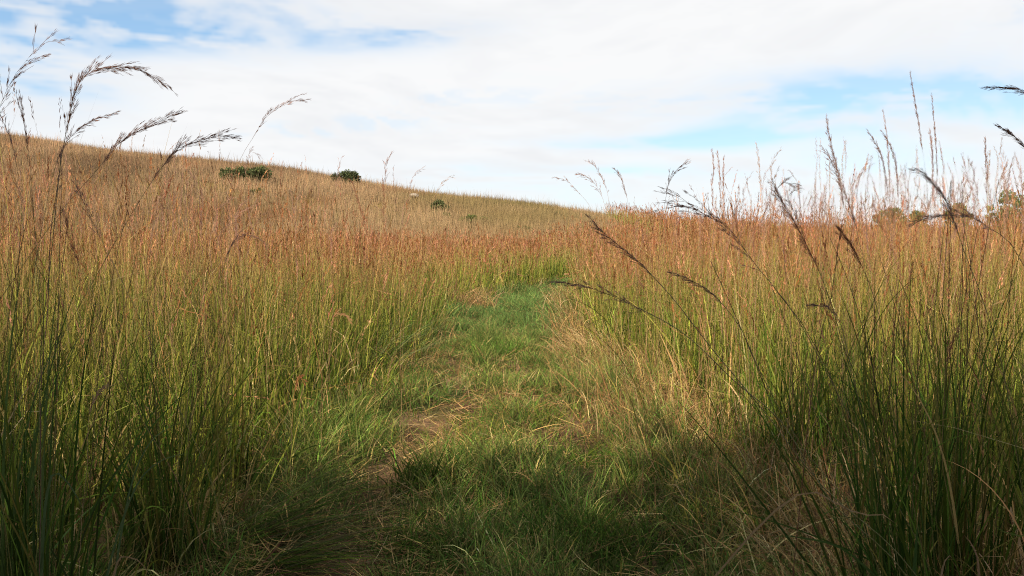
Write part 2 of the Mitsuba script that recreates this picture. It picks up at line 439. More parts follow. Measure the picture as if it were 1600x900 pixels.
# bleached straw along the edges
m = Mass()
for side, y0, y1, dens, w, seg in ((1, 2.2, 11, 760, 0.0062, 6), (1, 11, 26, 260, 0.010, 4), (-1, 2.2, 12, 150, 0.0055, 6), (-1, 12, 27, 60, 0.009, 4)):
    x, y = scatter(y0, y1, dens, side)
    o = off_path(x, y)
    dens_here = np.clip(dryness(x, y), 0, 1) if side > 0 else np.exp(-((o - 0.15) / 0.4) ** 2) * sstep(0.35, 0.6, nz(x, y, 0.7, 61))
    keep = rng.random(len(x)) < dens_here
    x, y = x[keep], y[keep]
    N = len(x)
    L = rng.uniform(0.15, 0.62, N)
    az = np.where(rng.random(N) < 0.45, (0 if side < 0 else np.pi) + rng.normal(0, 0.9, N), rng.uniform(0, 2 * np.pi, N))
    p = curves(np.stack([x, y, ground_z(x, y)], -1), az, L, np.abs(rng.normal(0.35, 0.3, N)), np.abs(rng.normal(0.9, 0.6, N)), rng.uniform(0.9, 2, N), seg, 0.5)
    p[..., 2] = np.maximum(p[..., 2], ground_z(p[..., 0], p[..., 1]) + 0.006)
    c = pick([STRAW, PALE, TAN, BRONZE, (0.17, 0.09, 0.05), OLIVE], [3.5, 1.6, 3, 2, 1.5, 0.8], N)
    m.ribbons(p, w * rng.uniform(0.6, 1.4, N), c * 0.85, c)
put('dry_straw', m, 'leaf_material')
tag('dry_straw', 'bleached bent straw lining the edges of the path, thickest along the right', 'straw', kind='stuff')

# short turf of the path
turf, litter = Mass(), Mass()
for y0, y1, dens, w, seg in ((1.5, 7, 2600, 0.0078, 5), (7, 13, 1700, 0.0090, 4), (13, 24, 800, 0.012, 3), (24, 38, 300, 0.018, 2)):
    W = 2.2 if y0 < 20 else 11
    N = int(dens * 2 * W * (y1 - y0))
    x, y = rng.uniform(-W, W, N), rng.uniform(y0, y1, N)
    o = off_path(x, y)
    l, r = path_edges(y)
    c_, w_ = (l + r) / 2, (r - l) / 2
    rut = np.maximum(np.exp(-((x - c_ + 0.52 * w_) / 0.24) ** 2) * sstep(13, 8, y), 0.9 * np.exp(-((x - c_ - 0.55 * w_) / 0.22) ** 2) * sstep(11, 7, y))
    patch = nz(x * 1.5, y * 0.8, 1.6, 71)
    bare = np.exp(-(((x + 0.72) / 0.30) ** 2 + ((y - 6.5) / 0.9) ** 2)) + 0.8 * np.exp(-(((x - 0.50) / 0.2) ** 2 + ((y - 6.6) / 0.6) ** 2)) + 0.6 * np.exp(-(((x + 0.85) / 0.2) ** 2 + ((y - 8.0) / 0.7) ** 2))
    lush = (1 - 0.85 * np.clip(bare, 0, 1)) * (0.48 + 1.0 * sstep(0.36, 0.58, patch) + 0.8 * sstep(8, 13, y))
    keep = (o < rng.uniform(0.0, 0.5, N)) & (rng.random(N) < lush * (1 - 0.93 * rut * sstep(0.22, 0.42, nz(x, y * 0.5, 0.9, 72))))
    x, y, o = x[keep], y[keep], o[keep]
    N = len(x)
    H = (0.06 + 0.17 * sstep(0.36, 0.68, nz(x * 1.5, y * 0.8, 1.6, 71))) * rng.uniform(0.6, 1.5, N) * (1 + 0.5 * sstep(-0.3, 0.2, o))
    p = curves(np.stack([x, y, ground_z(x, y) + 0.008], -1), rng.uniform(0, 2 * np.pi, N), H, np.abs(rng.normal(0.35, 0.3, N)), np.abs(rng.normal(0.8, 0.6, N)), rng.uniform(1, 2, N), seg)
    fresh = sstep(9, 16, y)[:, None]
    c = pick([(0.075, 0.145, 0.028), (0.05, 0.105, 0.022), (0.13, 0.19, 0.045), OLIVE, STRAW], [5, 2.5, 3, 1.4, 1.0], N)
    dull = (1 - fresh) * (rng.random((N, 1)) < 0.5)
    c = c * (1 - 0.5 * fresh) + 0.5 * fresh * pick([(0.11, 0.18, 0.07), (0.08, 0.135, 0.05)], [2, 1], N)
    c = c * (1 - dull) + dull * pick([(0.13, 0.145, 0.045), (0.10, 0.125, 0.04), (0.22, 0.19, 0.085)], [2, 2, 1], N)
    c = c * np.exp(rng.normal(0, 0.22, (N, 1))) * (0.93 + 0.5 * sstep(0.4, 0.65, nz(x, y, 2.4, 77)))[:, None]
    turf.ribbons(p, w * rng.uniform(0.5, 1.5, N), c * 0.8, c * 1.15)
    # cut and fallen straw
    N = int(dens * 0.36 * 2 * min(W, 2.2) * (y1 - y0))
    x, y = rng.uniform(-2.0, 2.0, N) + (np.interp((y0 + y1) / 2, PY, (PL + PR) / 2)), rng.uniform(y0, y1, N)
    keep = (off_path(x, y) < 0.35) & (rng.random(N) < 0.25 + 0.8 * sstep(0.45, 0.65, nz(x * 2, y * 0.6, 1.1, 73)))
    x, y = x[keep], y[keep]
    N = len(x)
    p = curves(np.stack([x, y, ground_z(x, y) + 0.012 + rng.uniform(0, 0.07, N) * sstep(14, 8, y)], -1), rng.uniform(0, 2 * np.pi, N), rng.uniform(0.05, 0.28, N), rng.uniform(1.1, 1.6, N), rng.normal(0, 0.3, N), rng.uniform(1, 2, N), 3)
    p[..., 2] = np.maximum(p[..., 2], ground_z(p[..., 0], p[..., 1]) + 0.016)
    c = pick([STRAW, PALE, TAN, (0.2, 0.10, 0.06), OLIVE], [3, 1.0, 3, 1.2, 1.5], N)
    litter.ribbons(p, w * 0.75 * rng.uniform(0.6, 1.4, N), c, c)
put('path_grass', turf, 'leaf_material')
put('straw_litter', litter, 'leaf_material')
tag('path_grass', 'short green grass growing along the mown path', 'grass', kind='stuff')
tag('straw_litter', 'dead straw litter lying flat on the path', 'straw', kind='stuff')

# hillside grass
m = Mass()
for (x0, x1, y0, y1, dens, w) in ((-70, 30, 44, 80, 42, 0.045), (-105, 40, 80, 128, 40, 0.06), (-130, 40, 128, 150, 12, 0.08)):
    N = int(dens * (x1 - x0) * (y1 - y0))
    x, y = rng.uniform(x0, x1, N), rng.uniform(y0, y1, N)
    keep = (np.abs(x) < 0.64 * y + 3) & (hill_z(x, y) > 0.25) & (rng.random(N) < 0.15 + 1.5 * sstep(0.25, 0.7, nz(x, y, 0.5, 81)))
    x, y = x[keep], y[keep]
    N = len(x)
    L = (0.40 + 0.6 * nz(x, y, 0.25, 82)) * np.exp(rng.normal(-0.08, 0.33, N))
    p = curves(np.stack([x, y, ground_z(x, y) - 0.03], -1), rng.uniform(0, 2 * np.pi, N), L, np.abs(rng.normal(0.1, 0.15, N)), np.abs(rng.normal(0.2, 0.2, N)), np.full(N, 1.5), 1)
    big = nz(x, y * 0.7, 0.05, 83)[:, None]
    mid_ = nz(x, y * 0.6, 0.16, 84)[:, None]
    c = pick([(0.31, 0.20, 0.10), (0.25, 0.165, 0.08), (0.36, 0.25, 0.14), (0.18, 0.15, 0.065), (0.27, 0.145, 0.08)], [4, 3, 3, 2, 1.5], N, 0.2)
    c = c * 0.62 + 0.38 * np.array([0.37, 0.275, 0.165])
    g = sstep(0.52, 0.64, big)
    c = c * np.array([0.92, 0.92, 1.0]) * (0.68 + 0.6 * sstep(0.3, 0.7, mid_)) + np.array([0.02, 0.018, 0.015])
    rs = sstep(0.56, 0.68, nz(x, y, 0.09, 86))[:, None]
    c = c * (1 - 0.5 * rs) + 0.5 * rs * np.array([0.30, 0.15, 0.085])
    c = c * (1 - 0.65 * g) + 0.65 * g * pick([(0.15, 0.14, 0.045), (0.10, 0.115, 0.035)], [2, 1], N)
    far = sstep(110, 80, y)[:, None] * sstep(-30, 0, x)[:, None]
    c = c * (1 - 0.4 * far) + 0.4 * far * np.array([0.36, 0.28, 0.15])
    L_ = w * rng.uniform(0.5, 1.4, N)
    m.ribbons(p, L_, c * 0.8, c, basew=1.0)
put('hill_grass', m, 'leaf_material')
tag('hill_grass', 'dry tan and rust grass covering the hillside', 'grass', kind='stuff')

# ------------------------------------------------------------------ single seed stalks: stem, seed head, leaf blades
from scipy.interpolate import CubicSpline, PchipInterpolator


def spline(pts, n):
    pts = np.asarray(pts, float)
    t = np.concatenate([[0], np.cumsum(np.linalg.norm(np.diff(pts, axis=0), axis=1) ** 0.7)])
    return PchipInterpolator(t / t[-1], pts, axis=0)(np.linspace(0, 1, n)) if len(pts) > 2 else pts[:1] + (pts[1:] - pts[:1]) * np.linspace(0, 1, n)[:, None]


def to_ground(pts):
    """carries a stem on from its lowest given point down to the soil"""
    p0, d = pts[0], pts[0] - pts[1]
    d = d / np.linalg.norm(d)
    d[:2] *= 0.6
    d[2] = min(d[2], -0.55)
    gap = p0[2] - ground_z(p0[0], p0[1])
    if gap < 0.03:
        return pts
    k = gap / -d[2]
    q = p0 + d * k
    q[2] = ground_z(q[0], q[1]) - 0.02
    mid = (p0 + q) / 2 + np.array([0, 0, 0.02])
    return np.vstack([q, mid, pts])


def seed_head(mass, axis_pts, dense, size, col, droop=0.5, spread=0.4):
    """an open panicle: short branches along the axis, each with its spikelets"""
    n = len(axis_pts)
    seg = np.linalg.norm(np.diff(axis_pts, axis=0), axis=1)
    total = seg.sum()
    cum = np.concatenate([[0], np.cumsum(seg)])
    nb = max(6, int(total * dense * 0.72))
    for b in range(nb):
        t = (b + rng.random()) / nb
        a = np.array([np.interp(t * total, cum, axis_pts[:, k]) for k in range(3)])
        i = min(int(np.searchsorted(cum, t * total)), n - 1)
        ax = axis_pts[max(i, 1)] - axis_pts[max(i, 1) - 1]
        ax = ax / np.linalg.norm(ax)
        out = rng.normal(size=3)
        out -= out @ ax * ax
        out /= np.linalg.norm(out)
        L = size * (0.35 + 0.9 * math.sin(math.pi * min(1, 0.12 + 0.86 * t)) ** 0.8) * rng.uniform(0.6, 1.3)
        sp = spread * rng.uniform(0.2, 1.0)
        d0 = ax * math.cos(sp) + out * math.sin(sp)
        m = 5
        pts = [a]
        for k in range(m):
            d = d0 + np.array([0, 0, -droop]) * (k / m) ** 1.2
            pts.append(pts[-1] + d / np.linalg.norm(d) * L / m)
        pts = np.array(pts)
        mass.tube(pts, np.linspace(0.0006, 0.0004, m + 1), np.array(col) * 0.9, col, 3)
        q = max(2, int(L / 0.010))
        u = np.sort(rng.random(q)) * 0.9 + 0.1
        at = np.stack([np.interp(u, np.linspace(0, 1, m + 1), pts[:, k]) for k in range(3)], 1)
        dd = np.gradient(pts, axis=0)
        dd = np.stack([np.interp(u, np.linspace(0, 1, m + 1), dd[:, k]) for k in range(3)], 1)
        dd /= np.linalg.norm(dd, axis=1, keepdims=True)
        cc = np.array(col)[None] * np.exp(rng.normal(0, 0.25, (q, 1)))
        for _ in range(2):
            mass.spikelets(at, dd, rng.uniform(0.012, 0.022, q), rng.uniform(0.0011, 0.0020, q), cc, rng.uniform(0.02, 0.22, q))


HEAD, HEADRED, HEADPINK, HEADTAN = (0.25, 0.155, 0.13), (0.30, 0.15, 0.095), (0.36, 0.22, 0.18), (0.38, 0.24, 0.15)
STEMGREEN, STEMBROWN, STEMSTRAW = (0.13, 0.155, 0.045), (0.19, 0.105, 0.055), (0.34, 0.24, 0.13)


def stalk(label, px, d, head, col=HEAD, scol=STEMGREEN, dense=130, size=0.045, dd=0.0, droop=0.5, spread=0.4, r=0.0018, leaves=1, group=None, cat='grass stalk', world=None):
    """px: the stem from its lower end to the tip as the photograph shows it; head: the share of that length that is seed head"""
    key = numbered('grass_stalk')
    if world is None:
        if px[-1][0] > 1000 and 3.0 <= d < 4.2:
            d *= 1.45
        r *= 0.64
        leaves += 1
    tag(key, label, cat, group)
    if world is None:
        k = np.linspace(0, 1, len(px))
        pts = np.array([pix(X, Y, d + dd * t) for (X, Y), t in zip(px, k)])
    else:
        pts = np.asarray(world)
    shown = np.linalg.norm(np.diff(pts, axis=0), axis=1).sum()
    pts = to_ground(pts)
    pts[2:-2] += rng.normal(0, 0.004, pts[2:-2].shape)
    pts = spline(pts, 30)
    L = np.concatenate([[0], np.cumsum(np.linalg.norm(np.diff(pts, axis=0), axis=1))])
    m = Mass()
    cut = L[-1] - head * shown
    rad = np.where(L < cut, r * (1 - 0.45 * L / L[-1]), r * 0.55 * np.clip((L[-1] - L) / (L[-1] - cut), 0.25, 1))
    m.tube(pts, rad, scol, np.array(scol) * 0.4 + np.array(col) * 0.6, 4)
    put(key + '__stem', m, 'stem_material')
    first = np.searchsorted(L, cut)
    axis = np.vstack([[np.interp(cut, L, pts[:, k]) for k in range(3)], pts[first:]])
    m = Mass()
    seed_head(m, axis, dense, size, col, droop, spread)
    put(key + '__seed_head', m, 'plume_material', False)
    for i in range(leaves):
        h = rng.uniform(0.18, 0.5) * L[-1]
        b = np.array([[np.interp(h, L, pts[:, k]) for k in range(3)]])
        lf = Mass()
        one = lambda v: np.array([v])
        p = curves(b, one(rng.uniform(0, 6.28)), one(rng.uniform(0.35, 0.7)), one(rng.uniform(0.15, 0.35)), one(rng.uniform(0.5, 1.5)), one(rng.uniform(1, 2)), 10)
        c = pick([GREEN, OLIVE, TAN], [3, 2, 1], 1)
        lf.ribbons(p, one(rng.uniform(0.006, 0.009)), c * 0.7, c)
        part = key + '__leaf_blade' + (f'_{i:03d}' if i else '')
        put(part, lf, 'leaf_material')
    return key


# left of the path
stalk('tallest dark stalk on the left, heavy head arching right', [(58, 760), (66, 560), (80, 400), (95, 250), (107, 185), (120, 130), (150, 104), (200, 104), (235, 118), (263, 135)], 2.6, 0.30, dense=230, size=0.05, droop=0.3, spread=0.3, r=0.0026, leaves=2)
stalk('stalk at the left edge with a feathery open head high against blue sky', [(-75, 420), (-30, 250), (0, 163), (20, 115), (45, 84), (62, 70), (99, 62)], 2.5, 0.45, dense=70, size=0.055, droop=0.15, spread=0.7)
stalk('stalk with a slim straight head crossing the tallest left stalk low against the hill', [(20, 620), (52, 420), (82, 270), (100, 225), (130, 197), (154, 185), (178, 177)], 2.7, 0.25, dense=150, size=0.035, spread=0.2)
stalk('slanting stalk with a dark head split into tufts above the hill crest', [(-60, 560), (10, 455), (105, 322), (150, 262), (190, 225), (232, 198), (273, 179)], 2.7, 0.28, dense=150, size=0.06, droop=0.1, spread=0.28, leaves=2)
stalk('slanting stalk with a dark head bending flat to the right just above the hill crest', [(40, 640), (85, 545), (140, 440), (227, 300), (262, 250), (285, 231), (310, 220), (340, 212), (366, 215)], 2.7, 0.28, dense=150, size=0.055, droop=0.15, spread=0.3)
stalk('thin pale stalk standing alone against white cloud with a light drooping head', [(330, 400), (352, 320), (375, 250), (396, 212), (413, 189), (432, 167), (452, 159), (480, 156)], 3.6, 0.36, col=HEADPINK, scol=STEMSTRAW, dense=50, size=0.075, droop=0.6, spread=0.45, r=0.0014, leaves=0)
stalk('upright stalk with a knobbly spike near the left edge beside a second thinner one', [(60, 420), (50, 280), (40, 215), (30, 165), (21, 140)], 3.0, 0.35, dense=60, size=0.03, spread=0.2)
stalk('short upright brown spike just right of the knobbly one near the left edge', [(62, 420), (48, 280), (40, 215), (36, 180), (32, 150)], 3.2, 0.30, col=HEADRED, dense=160, size=0.03, spread=0.25, leaves=0)
stalk('stalk leaning outward at the far left edge with a thin dark head', [(45, 420), (30, 290), (18, 230), (8, 195), (3, 182)], 3.0, 0.35, dense=90, size=0.03, leaves=0)
stalk('bare bent stalk in front of the green shrub with a head folded to the right', [(370, 480), (382, 330), (384, 250), (390, 236), (400, 240), (408, 252)], 3.8, 0.25, dense=70, size=0.03, droop=0.8, r=0.0016, leaves=0)
stalk('dark straight stem rising from the deep shade at the left with a small tip', [(62, 780), (68, 600), (74, 480), (83, 360), (90, 290), (96, 235)], 2.5, 0.12, scol=DARKBROWN, dense=90, size=0.03, r=0.0028, leaves=2)
stalk('stalk with a reddish plume leaning left in the near left grass', [(285, 760), (215, 640), (165, 520), (130, 430), (112, 380), (100, 330)], 2.9, 0.2, col=HEADRED, scol=STEMBROWN, dense=140, size=0.04)
stalk('olive stalk slanting left across the others in the near left grass', [(330, 760), (268, 610), (215, 490), (160, 375), (137, 330), (118, 285)], 2.9, 0.2, col=HEAD, dense=120, size=0.04, leaves=2)
stalk('stalk with a grey brown head hanging to the right over the left grass', [(300, 640), (325, 520), (350, 420), (368, 375), (385, 366), (402, 371), (416, 382)], 3.6, 0.3, dense=150, size=0.035, droop=0.4, spread=0.25)
stalk('dark leaning stalk in front of the hill shrub on the crest', [(615, 520), (590, 430), (575, 370), (565, 330), (556, 300), (548, 282)], 5.5, 0.45, col=HEADRED, scol=STEMBROWN, dense=110, size=0.045, spread=0.2, leaves=0)
stalk('tall rust stalk with a double tipped head above the middle of the hill', [(592, 470), (598, 380), (601, 320), (600, 285), (603, 260), (611, 240)], 5.2, 0.5, col=HEADRED, scol=STEMBROWN, dense=90, size=0.05, spread=0.25, r=0.0018)
stalk('slim upright stalk close right of the tall rust stalk above the hill', [(622, 440), (618, 350), (616, 300), (615, 280), (615, 262)], 5.6, 0.4, col=HEADPINK, scol=STEMSTRAW, dense=60, size=0.03, r=0.0014, leaves=0)
stalk('thin stalk with a curved head bowing right over the hill crest left of centre', [(633, 420), (637, 340), (640, 290), (645, 275), (653, 266), (662, 262)], 5.6, 0.3, col=HEADPINK, scol=STEMSTRAW, dense=70, size=0.03, r=0.0013, leaves=0)
stalk('small pale stalk tip leaning right over the crest near the centre', [(660, 420), (672, 340), (683, 300), (692, 285), (707, 274)], 6.0, 0.3, col=HEADTAN, scol=STEMSTRAW, dense=80, size=0.035, r=0.0013, leaves=0)
stalk('slender stalk in front of the crest shrub, left of the dark leaning one', [(512, 420), (520, 330), (525, 290), (529, 265), (534, 246)], 5.2, 0.35, col=HEADPINK, scol=STEMBROWN, dense=80, size=0.03, r=0.0014, leaves=0)
stalk('stalk with a tan feathery plume nodding right low in the left grass', [(505, 640), (512, 560), (519, 505), (527, 490), (537, 492), (547, 502)], 5.4, 0.28, col=(0.45, 0.26, 0.15), scol=STEMSTRAW, dense=300, size=0.035, spread=0.25, droop=0.3)
stalk('stalk with a small rust plume low in the left grass near the path', [(455, 700), (459, 640), (463, 603), (468, 591), (475, 598)], 4.9, 0.3, col=(0.36, 0.15, 0.08), scol=STEMSTRAW, dense=300, size=0.03, spread=0.25, droop=0.3)
stalk('stalk with a pinkish plume standing in the shade at the lower left', [(128, 800), (135, 720), (140, 660), (150, 618), (165, 604)], 2.8, 0.28, col=HEADPINK, scol=STEMSTRAW, dense=240, size=0.025, spread=0.25, leaves=0)

# centre and right of the path
stalk('first thin stalk right of the hill, its fine head bowing far to the left', [(950, 420), (932, 350), (918, 318), (902, 296), (887, 283), (868, 277)], 5.0, 0.3, col=HEADPINK, scol=STEMSTRAW, dense=120, size=0.028, spread=0.2, r=0.0014, leaves=0)
stalk('pale stalk with a split head bowing left above the end of the hill', [(962, 430), (950, 350), (942, 315), (935, 295), (922, 280), (903, 271)], 4.8, 0.32, col=HEADPINK, scol=STEMSTRAW, dense=110, size=0.045, r=0.0014, leaves=0)
stalk('thin stalk whose narrow head points up and left at the end of the hill', [(972, 430), (956, 340), (948, 300), (940, 280), (932, 263), (919, 252)], 4.8, 0.32, col=HEADPINK, scol=STEMSTRAW, dense=110, size=0.035, r=0.0014)
stalk('stalk with one compact dark head leaning left against the pale horizon', [(995, 440), (986, 350), (980, 310), (975, 292), (970, 278), (961, 265)], 4.6, 0.28, col=HEAD, scol=STEMBROWN, dense=170, size=0.028, spread=0.18, r=0.0015, leaves=0)
stalk('stalk with a forked head leaning right, left of the three tall slim plumes', [(1025, 450), (1035, 360), (1040, 310), (1047, 282), (1055, 268), (1068, 256)], 4.3, 0.3, col=HEADRED, scol=STEMBROWN, dense=130, size=0.06, spread=0.3, r=0.0017)
stalk('leftmost of the three tall slim pink plumes against the sky', [(1117, 440), (1116, 340), (1116, 290), (1115, 262), (1113, 238)], 4.5, 0.45, col=HEADPINK, scol=STEMSTRAW, dense=150, size=0.03, spread=0.16, r=0.0013, leaves=0)
stalk('middle of the three tall slim pink plumes against the sky', [(1128, 440), (1127, 340), (1126, 290), (1124, 262), (1121, 240)], 4.4, 0.45, col=HEADPINK, scol=STEMSTRAW, dense=150, size=0.03, spread=0.16, r=0.0013, leaves=0)
stalk('rightmost of the three tall slim pink plumes against the sky', [(1130, 440), (1131, 340), (1130, 300), (1130, 275), (1131, 249)], 4.6, 0.45, col=HEADPINK, scol=STEMSTRAW, dense=150, size=0.03, spread=0.16, r=0.0013, leaves=0)
stalk('long arching stalk whose dark head points at the bend of the path', [(1400, 860), (1290, 765), (1190, 640), (1110, 538), (1050, 465), (1000, 412), (970, 386), (945, 366), (922, 340)], 2.5, 0.19, dense=170, size=0.042, spread=0.16, r=0.0028, leaves=2)
stalk('low arching stalk whose dark head droops across the right edge of the path', [(1400, 880), (1300, 785), (1215, 655), (1150, 598), (1060, 522), (1000, 480), (955, 463), (910, 446), (872, 441)], 2.5, 0.22, dense=130, size=0.05, droop=0.25, spread=0.35, r=0.0027, leaves=2)
stalk('stalk with a short dark head bowing left in the middle of the right grass', [(1330, 800), (1250, 690), (1190, 590), (1150, 510), (1128, 476), (1108, 455), (1080, 438), (1050, 426)], 2.7, 0.2, dense=170, size=0.04, spread=0.2, r=0.0024)
stalk('stalk with a wide ragged head of many hanging tufts at the skyline', [(1440, 860), (1370, 740), (1293, 585), (1240, 487), (1180, 408), (1140, 358), (1105, 337), (1075, 318), (1048, 303)], 2.7, 0.27, dense=75, size=0.12, droop=0.45, spread=0.55, r=0.0025, leaves=2)
stalk('stalk with a thick brown head whose tip curls right at the skyline', [(1345, 660), (1320, 530), (1290, 445), (1268, 392), (1240, 342), (1222, 316), (1213, 297), (1224, 285), (1241, 287)], 2.9, 0.42, col=HEADRED, dense=170, size=0.05, spread=0.25, r=0.0024)
stalk('stalk with a small second head curling right beside the thick brown one', [(1305, 560), (1280, 450), (1258, 375), (1240, 330), (1232, 310), (1238, 298), (1250, 295)], 3.1, 0.25, dense=120, size=0.045, r=0.0019, leaves=0)
stalk('tall upright stalk with a dense spike leaning slightly left against the sky', [(1345, 560), (1330, 420), (1318, 330), (1308, 270), (1299, 228), (1292, 186)], 3.3, 0.38, dense=210, size=0.045, spread=0.22, r=0.002)
stalk('stalk with a loose bristling head directly below the dense upright spike', [(1375, 560), (1352, 420), (1335, 340), (1318, 292), (1302, 258), (1288, 234)], 3.2, 0.4, dense=150, size=0.065, spread=0.35, r=0.002)
stalk('tallest thin stalk on the right, its fine plume high in the blue', [(1466, 520), (1455, 400), (1447, 290), (1438, 210), (1430, 160), (1423, 118)], 3.5, 0.30, col=HEAD, scol=STEMSTRAW, dense=170, size=0.034, spread=0.14, r=0.0014, leaves=0)
stalk('second tallest thin stalk, close right of the tallest in the blue', [(1470, 520), (1468, 400), (1465, 290), (1461, 210), (1456, 152)], 3.5, 0.35, col=HEAD, scol=STEMSTRAW, dense=150, size=0.032, spread=0.14, r=0.0014, leaves=0)
stalk('short plume standing between the two tallest thin stalks', [(1462, 520), (1460, 400), (1459, 300), (1457, 250), (1453, 206)], 3.7, 0.35, col=HEADPINK, scol=STEMSTRAW, dense=200, size=0.04, spread=0.18, r=0.0014, leaves=0)
stalk('slim upright plume with a thread like tip, third from the tallest going left', [(1396, 520), (1392, 400), (1390, 320), (1389, 250), (1386, 215), (1380, 174)], 3.6, 0.45, col=HEADPINK, scol=STEMSTRAW, dense=160, size=0.034, spread=0.16, r=0.0014, leaves=0)
stalk('bowed plume curving up and left, leftmost of the slim group under the blue', [(1410, 520), (1398, 400), (1390, 310), (1382, 262), (1371, 230), (1356, 205)], 3.5, 0.34, col=HEAD, scol=STEMBROWN, dense=190, size=0.038, spread=0.18, r=0.0015, leaves=0)
stalk('bowed plume curving up and left, right hand one of the slim group', [(1412, 520), (1406, 400), (1403, 310), (1400, 262), (1392, 230), (1379, 206)], 3.5, 0.34, col=HEAD, scol=STEMBROWN, dense=190, size=0.038, spread=0.18, r=0.0015, leaves=0)
stalk('dark stalk bent over like a hook with its head hanging right near the right edge', [(1600, 760), (1560, 557), (1533, 463), (1510, 397), (1490, 348), (1476, 316), (1456, 286), (1443, 269), (1432, 265)], 2.7, 0.24, dense=190, size=0.042, spread=0.2, r=0.0026, leaves=1)
stalk('stalk with a black looking head lying nearly flat over the right grass', [(1680, 640), (1640, 480), (1600, 415), (1575, 380), (1545, 356), (1510, 340), (1470, 336), (1432, 347)], 2.6, 0.3, dense=130, size=0.055, droop=0.25, spread=0.3, r=0.0024)
stalk('dark seed head reaching in from the right edge high in the sky', [(1790, 520), (1740, 330), (1690, 200), (1645, 155), (1600, 140), (1574, 137), (1547, 136)], 2.5, 0.22, dense=250, size=0.035, spread=0.25, r=0.0022)
stalk('dark slanting head at the right edge, below the high one', [(1730, 620), (1680, 430), (1640, 300), (1610, 240), (1588, 216), (1564, 199)], 2.6, 0.2, dense=230, size=0.035, spread=0.16, r=0.0022)
stalk('dark red straight stem leaning right through the right hand grass', [(1240, 880), (1252, 760), (1267, 643), (1283, 537), (1297, 460), (1308, 400), (1315, 352)], 2.7, 0.14, col=HEADRED, scol=(0.085, 0.03, 0.02), dense=120, size=0.03, spread=0.15, r=0.0028, leaves=1)
stalk('stalk with a dark head tilted left, just right of the dark red stem', [(1440, 860), (1400, 660), (1380, 530), (1358, 440), (1340, 400), (1326, 376), (1313, 358)], 2.7, 0.16, col=HEADRED, dense=200, size=0.045, spread=0.16, r=0.0027, leaves=2)
stalk('green stalk with a small head bowing left low in the right grass', [(1400, 860), (1345, 640), (1325, 545), (1308, 495), (1290, 480), (1268, 476)], 2.6, 0.15, dense=150, size=0.04, spread=0.25, r=0.0023, leaves=1)
stalk('green stalk leaning right through the lower right shade with a bent reddish plume', [(1500, 880), (1475, 700), (1478, 590), (1485, 545), (1495, 520)], 2.6, 0.16, col=HEADRED, dense=220, size=0.035, spread=0.2, r=0.0024, leaves=2)
stalk('stalk with a rust head leaning left against the far trees', [(1450, 600), (1420, 480), (1400, 410), (1385, 370), (1372, 340), (1366, 318)], 3.2, 0.3, col=HEADRED, scol=STEMBROWN, dense=150, size=0.04, spread=0.22)
stalk('pale pink airy plume on the right with loose side branches', [(1537, 480), (1532, 380), (1525, 320), (1517, 285), (1508, 262), (1504, 244)], 3.8, 0.5, col=HEADPINK, scol=STEMSTRAW, dense=60, size=0.08, spread=0.4, r=0.0014, leaves=0)
stalk('dark pointed head above the far trees near the right edge', [(1539, 480), (1540, 380), (1541, 310), (1541, 270), (1540, 218)], 3.4, 0.34, col=HEAD, scol=STEMBROWN, dense=150, size=0.045, spread=0.25, r=0.0015, leaves=0)
stalk('pink plume in front of the largest far tree near the right edge', [(1575, 480), (1573, 380), (1573, 320), (1571, 280), (1568, 240)], 3.8, 0.5, col=HEADPINK, scol=STEMSTRAW, dense=70, size=0.06, spread=0.35, r=0.0014, leaves=0)
stalk('last pink plume at the right edge, bowing left', [(1600, 480), (1600, 380), (1599, 320), (1595, 275), (1587, 246)], 3.6, 0.5, col=HEADPINK, scol=STEMSTRAW, dense=110, size=0.05, spread=0.3, r=0.0014, leaves=0)

